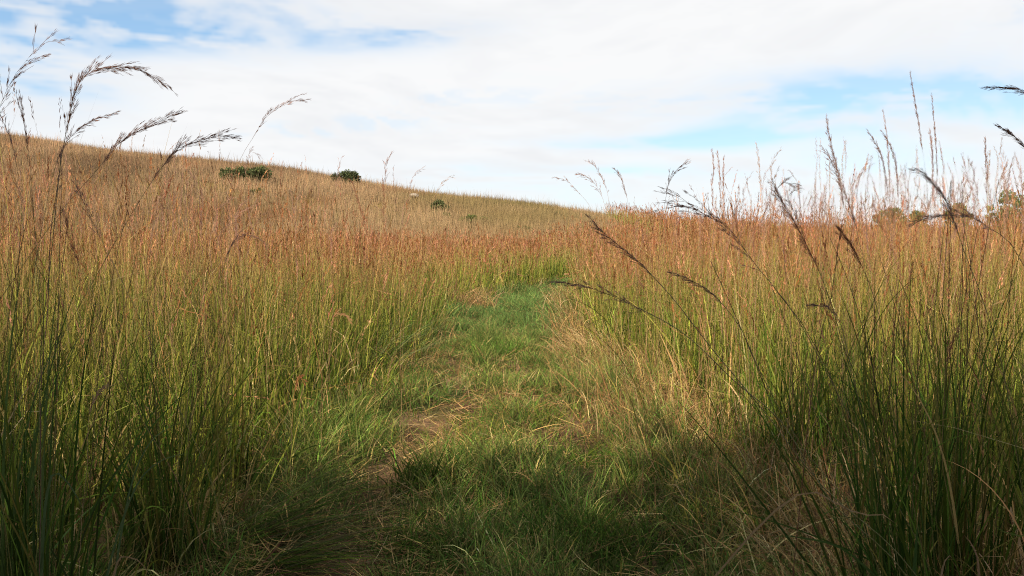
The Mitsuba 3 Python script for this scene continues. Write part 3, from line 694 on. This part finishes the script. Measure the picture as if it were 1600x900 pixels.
# the mixed stand behind them: many alike
KINDS = (('pink', HEADPINK), ('rust red', HEADRED), ('dark brown', HEAD), ('pale tan', HEADTAN))
RIGHT = ((1075, 'right of where the hill ends'), (1170, 'around the three tall slim plumes'), (1270, 'near the thick brown curled head'), (1345, 'around the dense upright spike'),
         (1420, 'below the slim bowed plumes'), (1500, 'below the two tallest stalks'), (1560, 'in front of the far trees'), (1700, 'at the right edge'))
LEFT = ((130, 'at the left edge'), (300, 'below the dark left heads'), (450, 'in front of the widest shrub'), (600, 'in front of the crest shrub'), (900, 'left of the far bend of the path'))
for n, x0, x1, lo in ((210, 985, 1610, 0), (170, -5, 840, 1)):
    for i in range(n):
        d = rng.uniform(4.6, 10.5)
        X = rng.uniform(x0, x1)
        if lo:
            Y = rng.uniform(262, 330) - (40 if X < 320 else 0) + rng.uniform(-20, 45)
        else:
            Y = 352 - abs(rng.normal(0, 1)) * (20 + 42 * sstep(985, 1300, X)) - 4
        tip = pix(X, max(Y, 215), d)
        base = np.array([tip[0] + rng.normal(0, 0.12), tip[1] + rng.normal(0, 0.1), 0])
        base[2] = ground_z(base[0], base[1]) - 0.02
        if off_path(base[0], base[1]) < 0.25:
            continue
        mid = base + (tip - base) * 0.6 + np.array([rng.normal(0, 0.03), 0, 0])
        near_top = base + (tip - base) * 0.9 + np.array([rng.normal(0, 0.035), rng.normal(0, 0.03), 0.02])
        nod = rng.uniform(0.02, 0.09) * (rng.random() < 0.6)
        tip = tip + np.array([nod * rng.choice([-0.5, 1.0]), rng.normal(0, 0.02), -nod * 0.5])
        kind, kcol = KINDS[rng.choice(4, p=[0.42, 0.26, 0.12, 0.20])]
        where = next(t for b, t in (LEFT if lo else RIGHT) if X < b)
        stalk(f'slim {kind} plume of the crowded stand {where}', None, d, rng.uniform(0.13, 0.24), col=np.array(kcol) * rng.uniform(0.85, 1.2), scol=[STEMSTRAW, STEMBROWN][int(rng.random() < 0.5)],
              dense=rng.uniform(55, 110), size=rng.uniform(0.025, 0.05), spread=rng.uniform(0.12, 0.4), r=0.0013, leaves=0, group=f'{kind} plumes {where}', world=[base, mid, near_top, tip])

# ------------------------------------------------------------------ single blades, fallen stems, tufts


def blade(label, px, d, width, col, col1=None, name='bent_grass', cat='grass', ground=False, flat=0.0, material='leaf_material', grounded=True):
    key = numbered(name)
    pts = np.array([on_ground(X, Y) + np.array([0, 0, 0.05]) for X, Y in px] if ground else [pix(X, Y, d) for X, Y in px])
    if not ground and grounded:
        pts = to_ground(pts)
    p = spline(pts, 18)[None]
    m = Mass()
    m.ribbons(p, np.array([width]), np.array([col]), np.array([col1 if col1 is not None else col]), roll=np.array([flat]), taper=0.5)
    q = p[0] + np.array([0, 0.0008, -0.0008])
    put(key, m, material)
    tag(key, label, cat)


BLUEGREEN = (0.085, 0.13, 0.06)
blade('broad blue green blade bent over in the shade at the lower left', [(66, 860), (72, 780), (86, 737), (104, 752), (133, 803)], 2.6, 0.015, BLUEGREEN)
blade('long green blade curving right at the lower left, above the flattened grass', [(190, 830), (212, 735), (240, 685), (284, 659)], 2.8, 0.009, BLUEGREEN)
blade('arched green blade in the shade left of the flattened grass', [(196, 800), (222, 745), (255, 718), (296, 708)], 2.9, 0.010, BLUEGREEN)
blade('pale curled dead blade at the bottom left', [(176, 905), (190, 870), (208, 872), (236, 902)], 2.7, 0.012, (0.28, 0.20, 0.12))
blade('broad upright dark green blade at the bottom right', [(1428, 905), (1431, 860), (1434, 819)], 2.5, 0.022, (0.05, 0.095, 0.03))
blade('long blade with a pale folded tip in the lower right shade', [(1268, 768), (1310, 788), (1352, 805), (1378, 804), (1401, 819)], 2.5, 0.009, (0.13, 0.11, 0.05), (0.45, 0.32, 0.2))
blade('pink tinged dead blade hanging in the lower right corner', [(1530, 905), (1528, 875), (1518, 850), (1506, 836)], 2.6, 0.012, (0.30, 0.20, 0.13))
blade('pale dead blade folded over at the bottom right', [(1470, 905), (1475, 880), (1484, 868), (1490, 874)], 2.6, 0.013, (0.33, 0.24, 0.16))
blade('light green blade lying across the lower right corner', [(1655, 830), (1600, 838), (1545, 818)], 2.5, 0.011, (0.12, 0.17, 0.05))
blade('green blade arching left over straw right of the path', [(1300, 850), (1262, 842), (1225, 837), (1198, 842)], 2.8, 0.012, (0.07, 0.12, 0.035))
blade('yellow blade nodding left above the straw at the right edge of the path', [(1062, 760), (1048, 724), (1030, 706), (1003, 697)], 5.0, 0.016, (0.33, 0.30, 0.07))
blade('long pale stem fallen across the middle of the path', [(722, 598), (755, 580), (787, 569), (850, 571), (905, 575)], 0, 0.012, (0.44, 0.34, 0.19), name='fallen_straw', cat='straw', ground=True)
blade('thin green stem lying in the shade at the bottom right of the path', [(1005, 886), (1110, 880), (1220, 882), (1338, 899)], 0, 0.008, (0.06, 0.08, 0.03), name='fallen_straw', cat='straw', ground=True)
blade('straight pale stem lying at the bottom edge of the path', [(622, 899), (660, 880), (694, 863)], 0, 0.007, (0.42, 0.36, 0.24), name='fallen_straw', cat='straw', ground=True)
blade('thin straw stem lying along the upper path towards the bend', [(742, 572), (768, 536), (795, 508), (812, 498)], 0, 0.012, (0.30, 0.25, 0.12), name='fallen_straw', cat='straw', ground=True)
m = Mass()
p0 = on_ground(774, 884)
m.tube(spline([p0 - [0, 0, 0.02], p0 + [0.004, 0, 0.07], p0 + [-0.003, 0, 0.145]], 8), np.linspace(0.0038, 0.0025, 8), (0.03, 0.022, 0.016), (0.04, 0.028, 0.02), 6)
key = numbered('dead_stub')
put(key, m, 'stem_material')
tag(key, 'short dark dead stub standing upright near the bottom of the path', 'stub')
p0 = on_ground(603, 668)
u = np.linspace(-1, 1, 7)
U, V = np.meshgrid(u, u, indexing='ij')
lv = np.stack([U * 0.030 * np.sqrt(np.clip(1.02 - V ** 2, 0, 1)), V * 0.048, 0.03 + 0.022 * U ** 2 - 0.015 * V ** 2 + 0.008 * V], -1).reshape(-1, 3)
_, lf_ = grid_mesh(u, u, lambda a, b: a)
m = Mass()
m.add(lv @ np.array([[0.8, 0.6, 0.1], [-0.6, 0.8, 0.1], [0, -0.1, 1]]) + p0, lf_, np.where(rng.random((49, 1)) < 0.35, [[0.65, 0.5, 0.38]], [[0.42, 0.13, 0.05]]))
put('fallen_leaf', m, 'leaf_material')
tag('fallen_leaf', 'curled orange and white dead leaf on bare soil at the left of the path', 'leaf')


def tuft(label, X, Y, n, H, cols, name='grass_tuft', cat='grass tuft', spread=0.10, th=0.45, bend=0.9, w=0.005, toward=None, seg=6, lie=False, at=None):
    key = numbered(name)
    p0 = on_ground(X, Y) if at is None else at
    x, y = (p0[k] + np.clip(rng.normal(0, spread, n), -1.9 * spread, 1.9 * spread) for k in (0, 1))
    az = rng.uniform(0, 2 * np.pi, n) if toward is None else toward + rng.normal(0, 0.22, n)
    L = H * rng.uniform(0.55, 1.15, n)
    t0 = np.clip(np.abs(rng.normal(th, th * 0.5, n)), 0.02, 1.5) if not lie else rng.normal(1.22, 0.15, n)
    p = curves(np.stack([x, y, ground_z(x, y) - 0.005], -1), az, L, t0, np.abs(rng.normal(bend, bend * 0.5, n)) if not lie else rng.normal(0.35, 0.2, n), rng.uniform(1, 2, n), seg)
    floor = ground_z(p[..., 0], p[..., 1]) + 0.01 + rng.uniform(0, 0.06, n)[:, None] * (np.arange(p.shape[1]) > 0)
    p[..., 2] = np.maximum(p[..., 2], floor)
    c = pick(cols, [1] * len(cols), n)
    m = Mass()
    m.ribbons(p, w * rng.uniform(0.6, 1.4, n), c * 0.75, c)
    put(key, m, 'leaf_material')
    tag(key, label, cat)


def clump(label, x, y, n, H, cols, w=0.010, spread=0.07, toward=None, wide=0.5):
    """a bunch of long leaves and bare stems that fan out of one root"""
    key = numbered('tall_grass_clump')
    bx, by = (v + np.clip(rng.normal(0, spread, n), -1.8 * spread, 1.8 * spread) for v in (x, y))
    az = rng.uniform(0, 2 * np.pi, n) if toward is None else toward + rng.normal(0, 0.9, n)
    p = curves(np.stack([bx, by, ground_z(bx, by) - 0.01], -1), az, H * rng.uniform(0.5, 1.1, n), np.abs(rng.normal(0.05, 0.5 * wide, n)), np.abs(rng.normal(0.35, 0.5, n)), rng.uniform(1.3, 3, n), 12, 0.12)
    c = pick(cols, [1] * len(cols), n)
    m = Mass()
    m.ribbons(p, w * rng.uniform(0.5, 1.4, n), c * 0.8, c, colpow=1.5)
    put(key + '__leaf_blades', m, 'leaf_material')
    labels[key + '__leaf_blades'] = {'kind': 'stuff'}
    k = max(6, n // 9)
    p = curves(np.stack([bx[:k], by[:k], ground_z(bx[:k], by[:k]) - 0.01], -1), az[:k], H * rng.uniform(1.0, 1.3, k), np.abs(rng.normal(0.05, 0.25 * wide, k)), np.abs(rng.normal(0.2, 0.25, k)), rng.uniform(2, 3, k), 12)
    m = Mass()
    for q in p:
        m.tube(q, np.linspace(0.0022, 0.0009, 13), STEMGREEN, np.array(STEMBROWN) * 0.8, 4)
    put(key + '__stems', m, 'stem_material')
    labels[key + '__stems'] = {'kind': 'stuff'}
    tag(key, label, 'grass clump')


clump('dark green fan of long leaves at the lower right, root of the arching stalks', 1.34, 2.95, 110, 1.25, [GREEN, DEEP, (0.06, 0.105, 0.025)], 0.011, 0.07, math.pi * 0.95, 0.55)
clump('tall upright dark green clump in the lower right corner', 1.62, 3.25, 130, 1.35, [GREEN, DEEP, OLIVE], 0.011, 0.09, None, 0.25)
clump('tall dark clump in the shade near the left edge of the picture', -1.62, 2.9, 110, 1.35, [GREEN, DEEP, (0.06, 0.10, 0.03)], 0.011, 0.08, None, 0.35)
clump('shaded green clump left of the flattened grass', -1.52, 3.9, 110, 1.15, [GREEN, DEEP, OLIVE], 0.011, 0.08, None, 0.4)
clump('half sunlit green clump in the left grass behind the flattened grass', -1.75, 5.0, 120, 1.25, [GREEN, LIME, OLIVE], 0.012, 0.10, None, 0.35)
clump('yellow green clump standing in the straw on the right', 1.75, 5.4, 110, 1.05, [LIME, GREEN, (0.09, 0.17, 0.03)], 0.012, 0.09, None, 0.35)

FRESH, PALEGREEN = (0.085, 0.17, 0.03), (0.17, 0.22, 0.09)
tuft('pale green rosette of arching blades in the left wheel track', 700, 632, 150, 0.34, [PALEGREEN, (0.10, 0.15, 0.05), FRESH], th=0.7, bend=1.0, spread=0.07, w=0.008)
tuft('bright green tuft in the middle of the path below its bend', 776, 560, 170, 0.36, [FRESH, (0.11, 0.20, 0.04)], spread=0.16, th=0.3, w=0.008)
tuft('large bright green tuft at the left edge of the path, sunlit', 528, 706, 420, 0.36, [FRESH, LIME, (0.06, 0.13, 0.025)], spread=0.20, th=0.3, bend=0.7)
tuft('leafy green tuft left of the bright one, against the tall grass', 455, 690, 260, 0.34, [FRESH, GREEN], spread=0.18, th=0.3, bend=0.7)
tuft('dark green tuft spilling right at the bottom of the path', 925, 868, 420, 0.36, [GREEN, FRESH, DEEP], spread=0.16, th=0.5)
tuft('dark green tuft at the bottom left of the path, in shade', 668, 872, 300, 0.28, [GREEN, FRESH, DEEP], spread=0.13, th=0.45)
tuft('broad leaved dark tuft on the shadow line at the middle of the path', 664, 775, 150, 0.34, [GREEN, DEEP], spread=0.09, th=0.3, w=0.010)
tuft('yellow green tuft in sun right of the centre of the path', 850, 668, 220, 0.26, [LIME, FRESH, OLIVE], spread=0.15, th=0.35)
tuft('green tuft half in shade right of the centre of the path', 905, 735, 240, 0.28, [GREEN, FRESH, LIME], spread=0.16, th=0.45)
tuft('low green tuft between the two wheel tracks, in sun', 740, 700, 240, 0.26, [FRESH, LIME, OLIVE], spread=0.17, th=0.35)
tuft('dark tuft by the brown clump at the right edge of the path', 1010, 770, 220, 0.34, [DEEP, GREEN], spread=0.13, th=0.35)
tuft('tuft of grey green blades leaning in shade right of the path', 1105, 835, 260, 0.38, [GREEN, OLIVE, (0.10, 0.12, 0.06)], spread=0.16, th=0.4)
tuft('small fresh tuft among straw at the right edge of the path', 945, 728, 110, 0.16, [(0.12, 0.24, 0.04)], spread=0.07, th=0.5)
tuft('yellow green upright clump in the straw right of the path', 1165, 735, 150, 0.55, [LIME, FRESH], spread=0.10, th=0.15, bend=0.3, w=0.008)
tuft('brown dead clump at the right edge of the shaded path', 968, 800, 260, 0.16, [(0.10, 0.055, 0.04), (0.16, 0.09, 0.06)], name='dead_clump', cat='dead grass clump', spread=0.08, th=0.5)
tuft('rounded heap of dry pinkish straw at the left edge where the path bends', 724, 484, 420, 0.75, [(0.42, 0.28, 0.17), STRAW, TAN], name='straw_heap', cat='straw heap', spread=0.34, th=0.35, bend=1.6, w=0.012)
tuft('fan of pale straw leaning over the right edge of the path', 935, 565, 150, 0.62, [PALE, STRAW], name='straw_heap', cat='straw heap', spread=0.17, th=0.5, bend=0.9, toward=math.pi, w=0.008)
tuft('clump of long grass falling right onto the left wheel track', 575, 592, 130, 0.95, [PALEGREEN, OLIVE, (0.11, 0.14, 0.06)], name='bent_grass_clump', cat='bent grass clump', spread=0.11, th=0.8, bend=0.85, toward=0.25, w=0.008)
for lab, X, Y, n, H, a in (('sheaf of long grass flattened to the right in the shade at the bottom left', 330, 862, 170, 1.05, 0.22),
                           ('flattened sheaf of mixed straw and grass reaching onto the path from the left', 420, 790, 120, 0.85, 0.05),
                           ('low sheaf of flattened grass at the bottom edge left of the path', 410, 893, 130, 0.85, -0.25)):
    tuft(lab, X, Y, n, H, [GREEN, DEEP, (0.15, 0.125, 0.065), (0.08, 0.105, 0.04)], name='flattened_sheaf', cat='flattened grass', spread=0.09, toward=a, lie=True, w=0.0055, seg=7)

# ------------------------------------------------------------------ shrubs, rocks, trees


def foliage(mass, centres, radii, n, leaf, cols, squash=1.0):
    """leaf sized faces through lobes, thicker towards each lobe's skin"""
    for c, r in zip(centres, radii):
        k = max(20, int(n * r ** 2 / np.sum(np.square(radii))))
        u = rng.normal(size=(k, 3))
        u /= np.linalg.norm(u, axis=1, keepdims=True)
        rad = r * (0.35 + 0.7 * rng.random(k) ** 0.6) * (0.75 + 0.55 * meshkit.noise(u * 2.3 + c[:3] * 3.1, 5))
        at = np.asarray(c) + u * rad[:, None] * [1, 1, squash]
        dirn = u + rng.normal(0, 0.7, (k, 3))
        dirn /= np.linalg.norm(dirn, axis=1, keepdims=True)
        col = pick(cols, [1] * len(cols), k, 0.25) * rng.uniform(0.8, 1.2)
        mass.spikelets(at, dirn, leaf * rng.uniform(0.6, 1.5, k), leaf * 0.75 * rng.uniform(0.6, 1.4, k), col, np.zeros(k))


def shrub(label, X, Y, wide, high, lobes, n, cols, leaf, group=None):
    """X, Y: the foot as seen; wide and high in pixels of the photograph"""
    key = numbered('shrub')
    p = on_ground(X, Y)
    s = p[1] / FOC
    W, H = wide * s * 0.9, high * s * 0.86
    cs, rs = [], []
    for i in range(lobes):
        r = H * rng.uniform(0.22, 0.46)
        cs.append(p + np.array([(i + 0.5) / lobes * W - W / 2 + rng.normal(0, W * 0.05), rng.normal(0, W * 0.15), H * rng.uniform(0.20, 0.62)]))
        rs.append(r)
    m = Mass()
    foliage(m, cs, rs, n, leaf, cols, 0.95)
    put(key + '__foliage', m, 'leaf_material', False)
    m = Mass()
    for c in cs:
        b = np.array([c[0] * 0.5 + p[0] * 0.5, c[1], 0])
        b[2] = ground_z(b[0], b[1]) - 0.05
        m.tube(spline([b, (b + c) / 2 + [0.05, 0, 0], c], 6), np.linspace(0.05, 0.02, 6), (0.06, 0.045, 0.03), (0.06, 0.05, 0.03), 5)
    put(key + '__branches', m, 'stem_material')
    labels[key + '__branches'] = {'kind': 'stuff'}
    tag(key, label, 'shrub', group)


SG1, SG2, SG3 = (0.085, 0.11, 0.05), (0.11, 0.13, 0.06), (0.12, 0.15, 0.055)
shrub('widest dark green shrub on the left of the hill, made of two clumps', 386, 284, 58, 32, 6, 3600, [SG1, SG2], 0.20)
shrub('round dark green shrub on the crest of the hill', 540, 287, 38, 25, 4, 3000, [SG1, SG2, (0.06, 0.08, 0.05)], 0.18)
shrub('grey green shrub halfway down the hill, right of the pale rock', 688, 331, 27, 22, 3, 2000, [SG2, (0.10, 0.11, 0.05)], 0.15)
shrub('low bright green shrub beneath the grey green one at the hill foot', 732, 349, 30, 15, 3, 900, [SG3, (0.10, 0.15, 0.04)], 0.12)
shrub('smallest bright green bush left of the low bright shrub', 698, 342, 13, 11, 2, 420, [SG3, (0.10, 0.15, 0.04)], 0.12)
shrub('bright green bush right of the low bright shrub at the hill foot', 757, 348, 16, 10, 2, 420, [SG3, (0.10, 0.15, 0.04)], 0.12)
shrub('flat olive bush at the foot of the hill near the bend of the path', 822, 362, 34, 12, 4, 800, [(0.10, 0.12, 0.04), SG3], 0.13)
shrub('tiny olive bush high on the right end of the hill', 868, 337, 16, 8, 2, 380, [(0.10, 0.11, 0.05), SG3], 0.15)
shrub('small dark bush on the skyline where the hill meets the right field', 988, 345, 16, 16, 2, 420, [SG1, SG2], 0.2)
shrub('faint olive bush on the hill directly below the widest shrub', 398, 305, 26, 15, 2, 420, [(0.12, 0.10, 0.05), SG3], 0.15)


def rock(label, X, Y, w):
    p = on_ground(X, Y)
    s = p[1] / FOC * w / 2
    g = trimesh.creation.icosphere(subdivisions=3)
    v = np.array(g.vertices)
    v = np.sign(v) * np.abs(v) ** 0.75 * (0.75 + 0.5 * meshkit.fbm(v * 1.7 + X, 3, 4))[:, None] * [1, 0.7, 0.5] * s
    key = numbered('rock')
    m = Mass()
    m.add(v + p + [0, 0, 0.5], np.array(g.faces), np.tile([[0.24, 0.215, 0.185]], (len(v), 1)) * np.exp(rng.normal(0, 0.08, (len(v), 1))))
    put(key, m, 'stem_material', 40) if False else scene.__setitem__(key, ply((np.vstack(m.v), np.vstack(m.f)), 'stem_material', True, color=np.vstack(m.c)))
    tag(key, label, 'rock')


rock('pale flat rock on the hillside left of the grey green shrub', 647, 314, 14)


def tree(name, label, x, y, H, crown_w, crown_low, lobes, leaves_n, leaf, cols, group=None, ragged=False):
    key = numbered(name)
    z = float(ground_z(x, y))
    base = np.array([x, y, z - 0.1])
    m = Mass()
    top = base + [rng.normal(0, 0.25), rng.normal(0, 0.25), H * 0.72]
    m.tube(spline([base, base + (top - base) * 0.5 + [rng.normal(0, 0.15), 0, 0], top], 10), np.linspace(H * 0.026, H * 0.006, 10), (0.11, 0.085, 0.06), (0.12, 0.09, 0.065), 8)
    put(key + '__trunk', m, 'stem_material')
    cs, rs = [], []
    for i in range(lobes):
        t = (i + 0.5) / lobes
        hgt = crown_low + (H - crown_low) * (0.08 + 0.84 * t)
        reach = crown_w / 2 * math.sin(math.pi * (0.18 + 0.72 * t)) ** 0.7 * rng.uniform(0.75, 1.2)
        a = i * 2.4 + rng.uniform(-0.4, 0.4)
        rr = reach * rng.uniform(0.3, 1.0 if ragged else 0.8)
        cs.append(np.array([x + rr * math.cos(a), y + rr * math.sin(a), z + hgt]))
        rs.append(crown_w * rng.uniform(*((0.07, 0.20) if ragged else (0.11, 0.24))))
    m = Mass()
    for i, c in enumerate(cs):
        s = base + (top - base) * min(0.95, max(0.3, (c[2] - z) / H - 0.12))
        m.tube(spline([s, (s + c) / 2 + [0, 0, 0.1], c], 6), np.linspace(H * 0.009, H * 0.002, 6), (0.11, 0.085, 0.06), (0.11, 0.085, 0.06), 5)
    put(key + '__limbs', m, 'stem_material')
    labels[key + '__limbs'] = {'kind': 'stuff'}
    m = Mass()
    foliage(m, cs, rs, leaves_n, leaf, cols, 0.85)
    put(key + '__crown', m, 'leaf_material', False)
    tag(key, label, 'tree', group)


TG = [(0.15, 0.185, 0.08), (0.19, 0.22, 0.10), (0.11, 0.145, 0.06)]
for lab, X, top, d, w in (('small olive tree, leftmost of the trees on the far skyline', 1392, 326, 118, 46),
                          ('light green tree in the middle of the far skyline trees', 1500, 318, 112, 44), ('largest tree at the right edge of the far skyline', 1580, 299, 106, 66),
                          ('olive tree cut by the right edge of the picture', 1642, 306, 110, 70), ('low hazy tree between the small olive and the light green one', 1432, 330, 128, 34)):
    p = pix(X, top, d)
    tree('skyline_tree', lab, p[0], d, p[2] - float(ground_z(p[0], d)), w * d / FOC, 0.8, 20, 4200, 0.26, TG, None, True)

# the row of trees behind the camera whose shade falls over the near ground
for i in range(12):
    nth = ('first', 'second', 'third', 'fourth', 'fifth', 'sixth', 'seventh', 'eighth', 'ninth', 'tenth', 'eleventh', 'twelfth')[i]
    tree('shade_tree', f'{nth} leafy tree from the left in the shading row behind the camera', -20.5 + 2.7 * i, -7.45 + 0.3 * math.sin(i * 2.3), 11.7 + 0.35 * math.cos(i * 1.7), 6.4, 1.2, 30, 10500, 0.26, [(0.045, 0.075, 0.022), (0.06, 0.09, 0.03)], 'trees in the row behind the camera')
for i in range(7):
    nth = ('first', 'second', 'third', 'fourth', 'fifth', 'sixth', 'seventh')[i]
    tree('shade_tree', f'{nth} taller tree from the left in the second row behind the camera', -19.5 + 4.4 * i, -11.6 + 0.4 * math.sin(i * 3.1), 14.0 + 0.3 * math.cos(i * 1.3), 7.5, 2.0, 30, 9000, 0.30, [(0.045, 0.075, 0.022), (0.06, 0.09, 0.03)], 'trees in the second row behind the camera')

print('triangles', sum(TRI.values()), {k: v for k, v in TRI.items() if v > 20000})
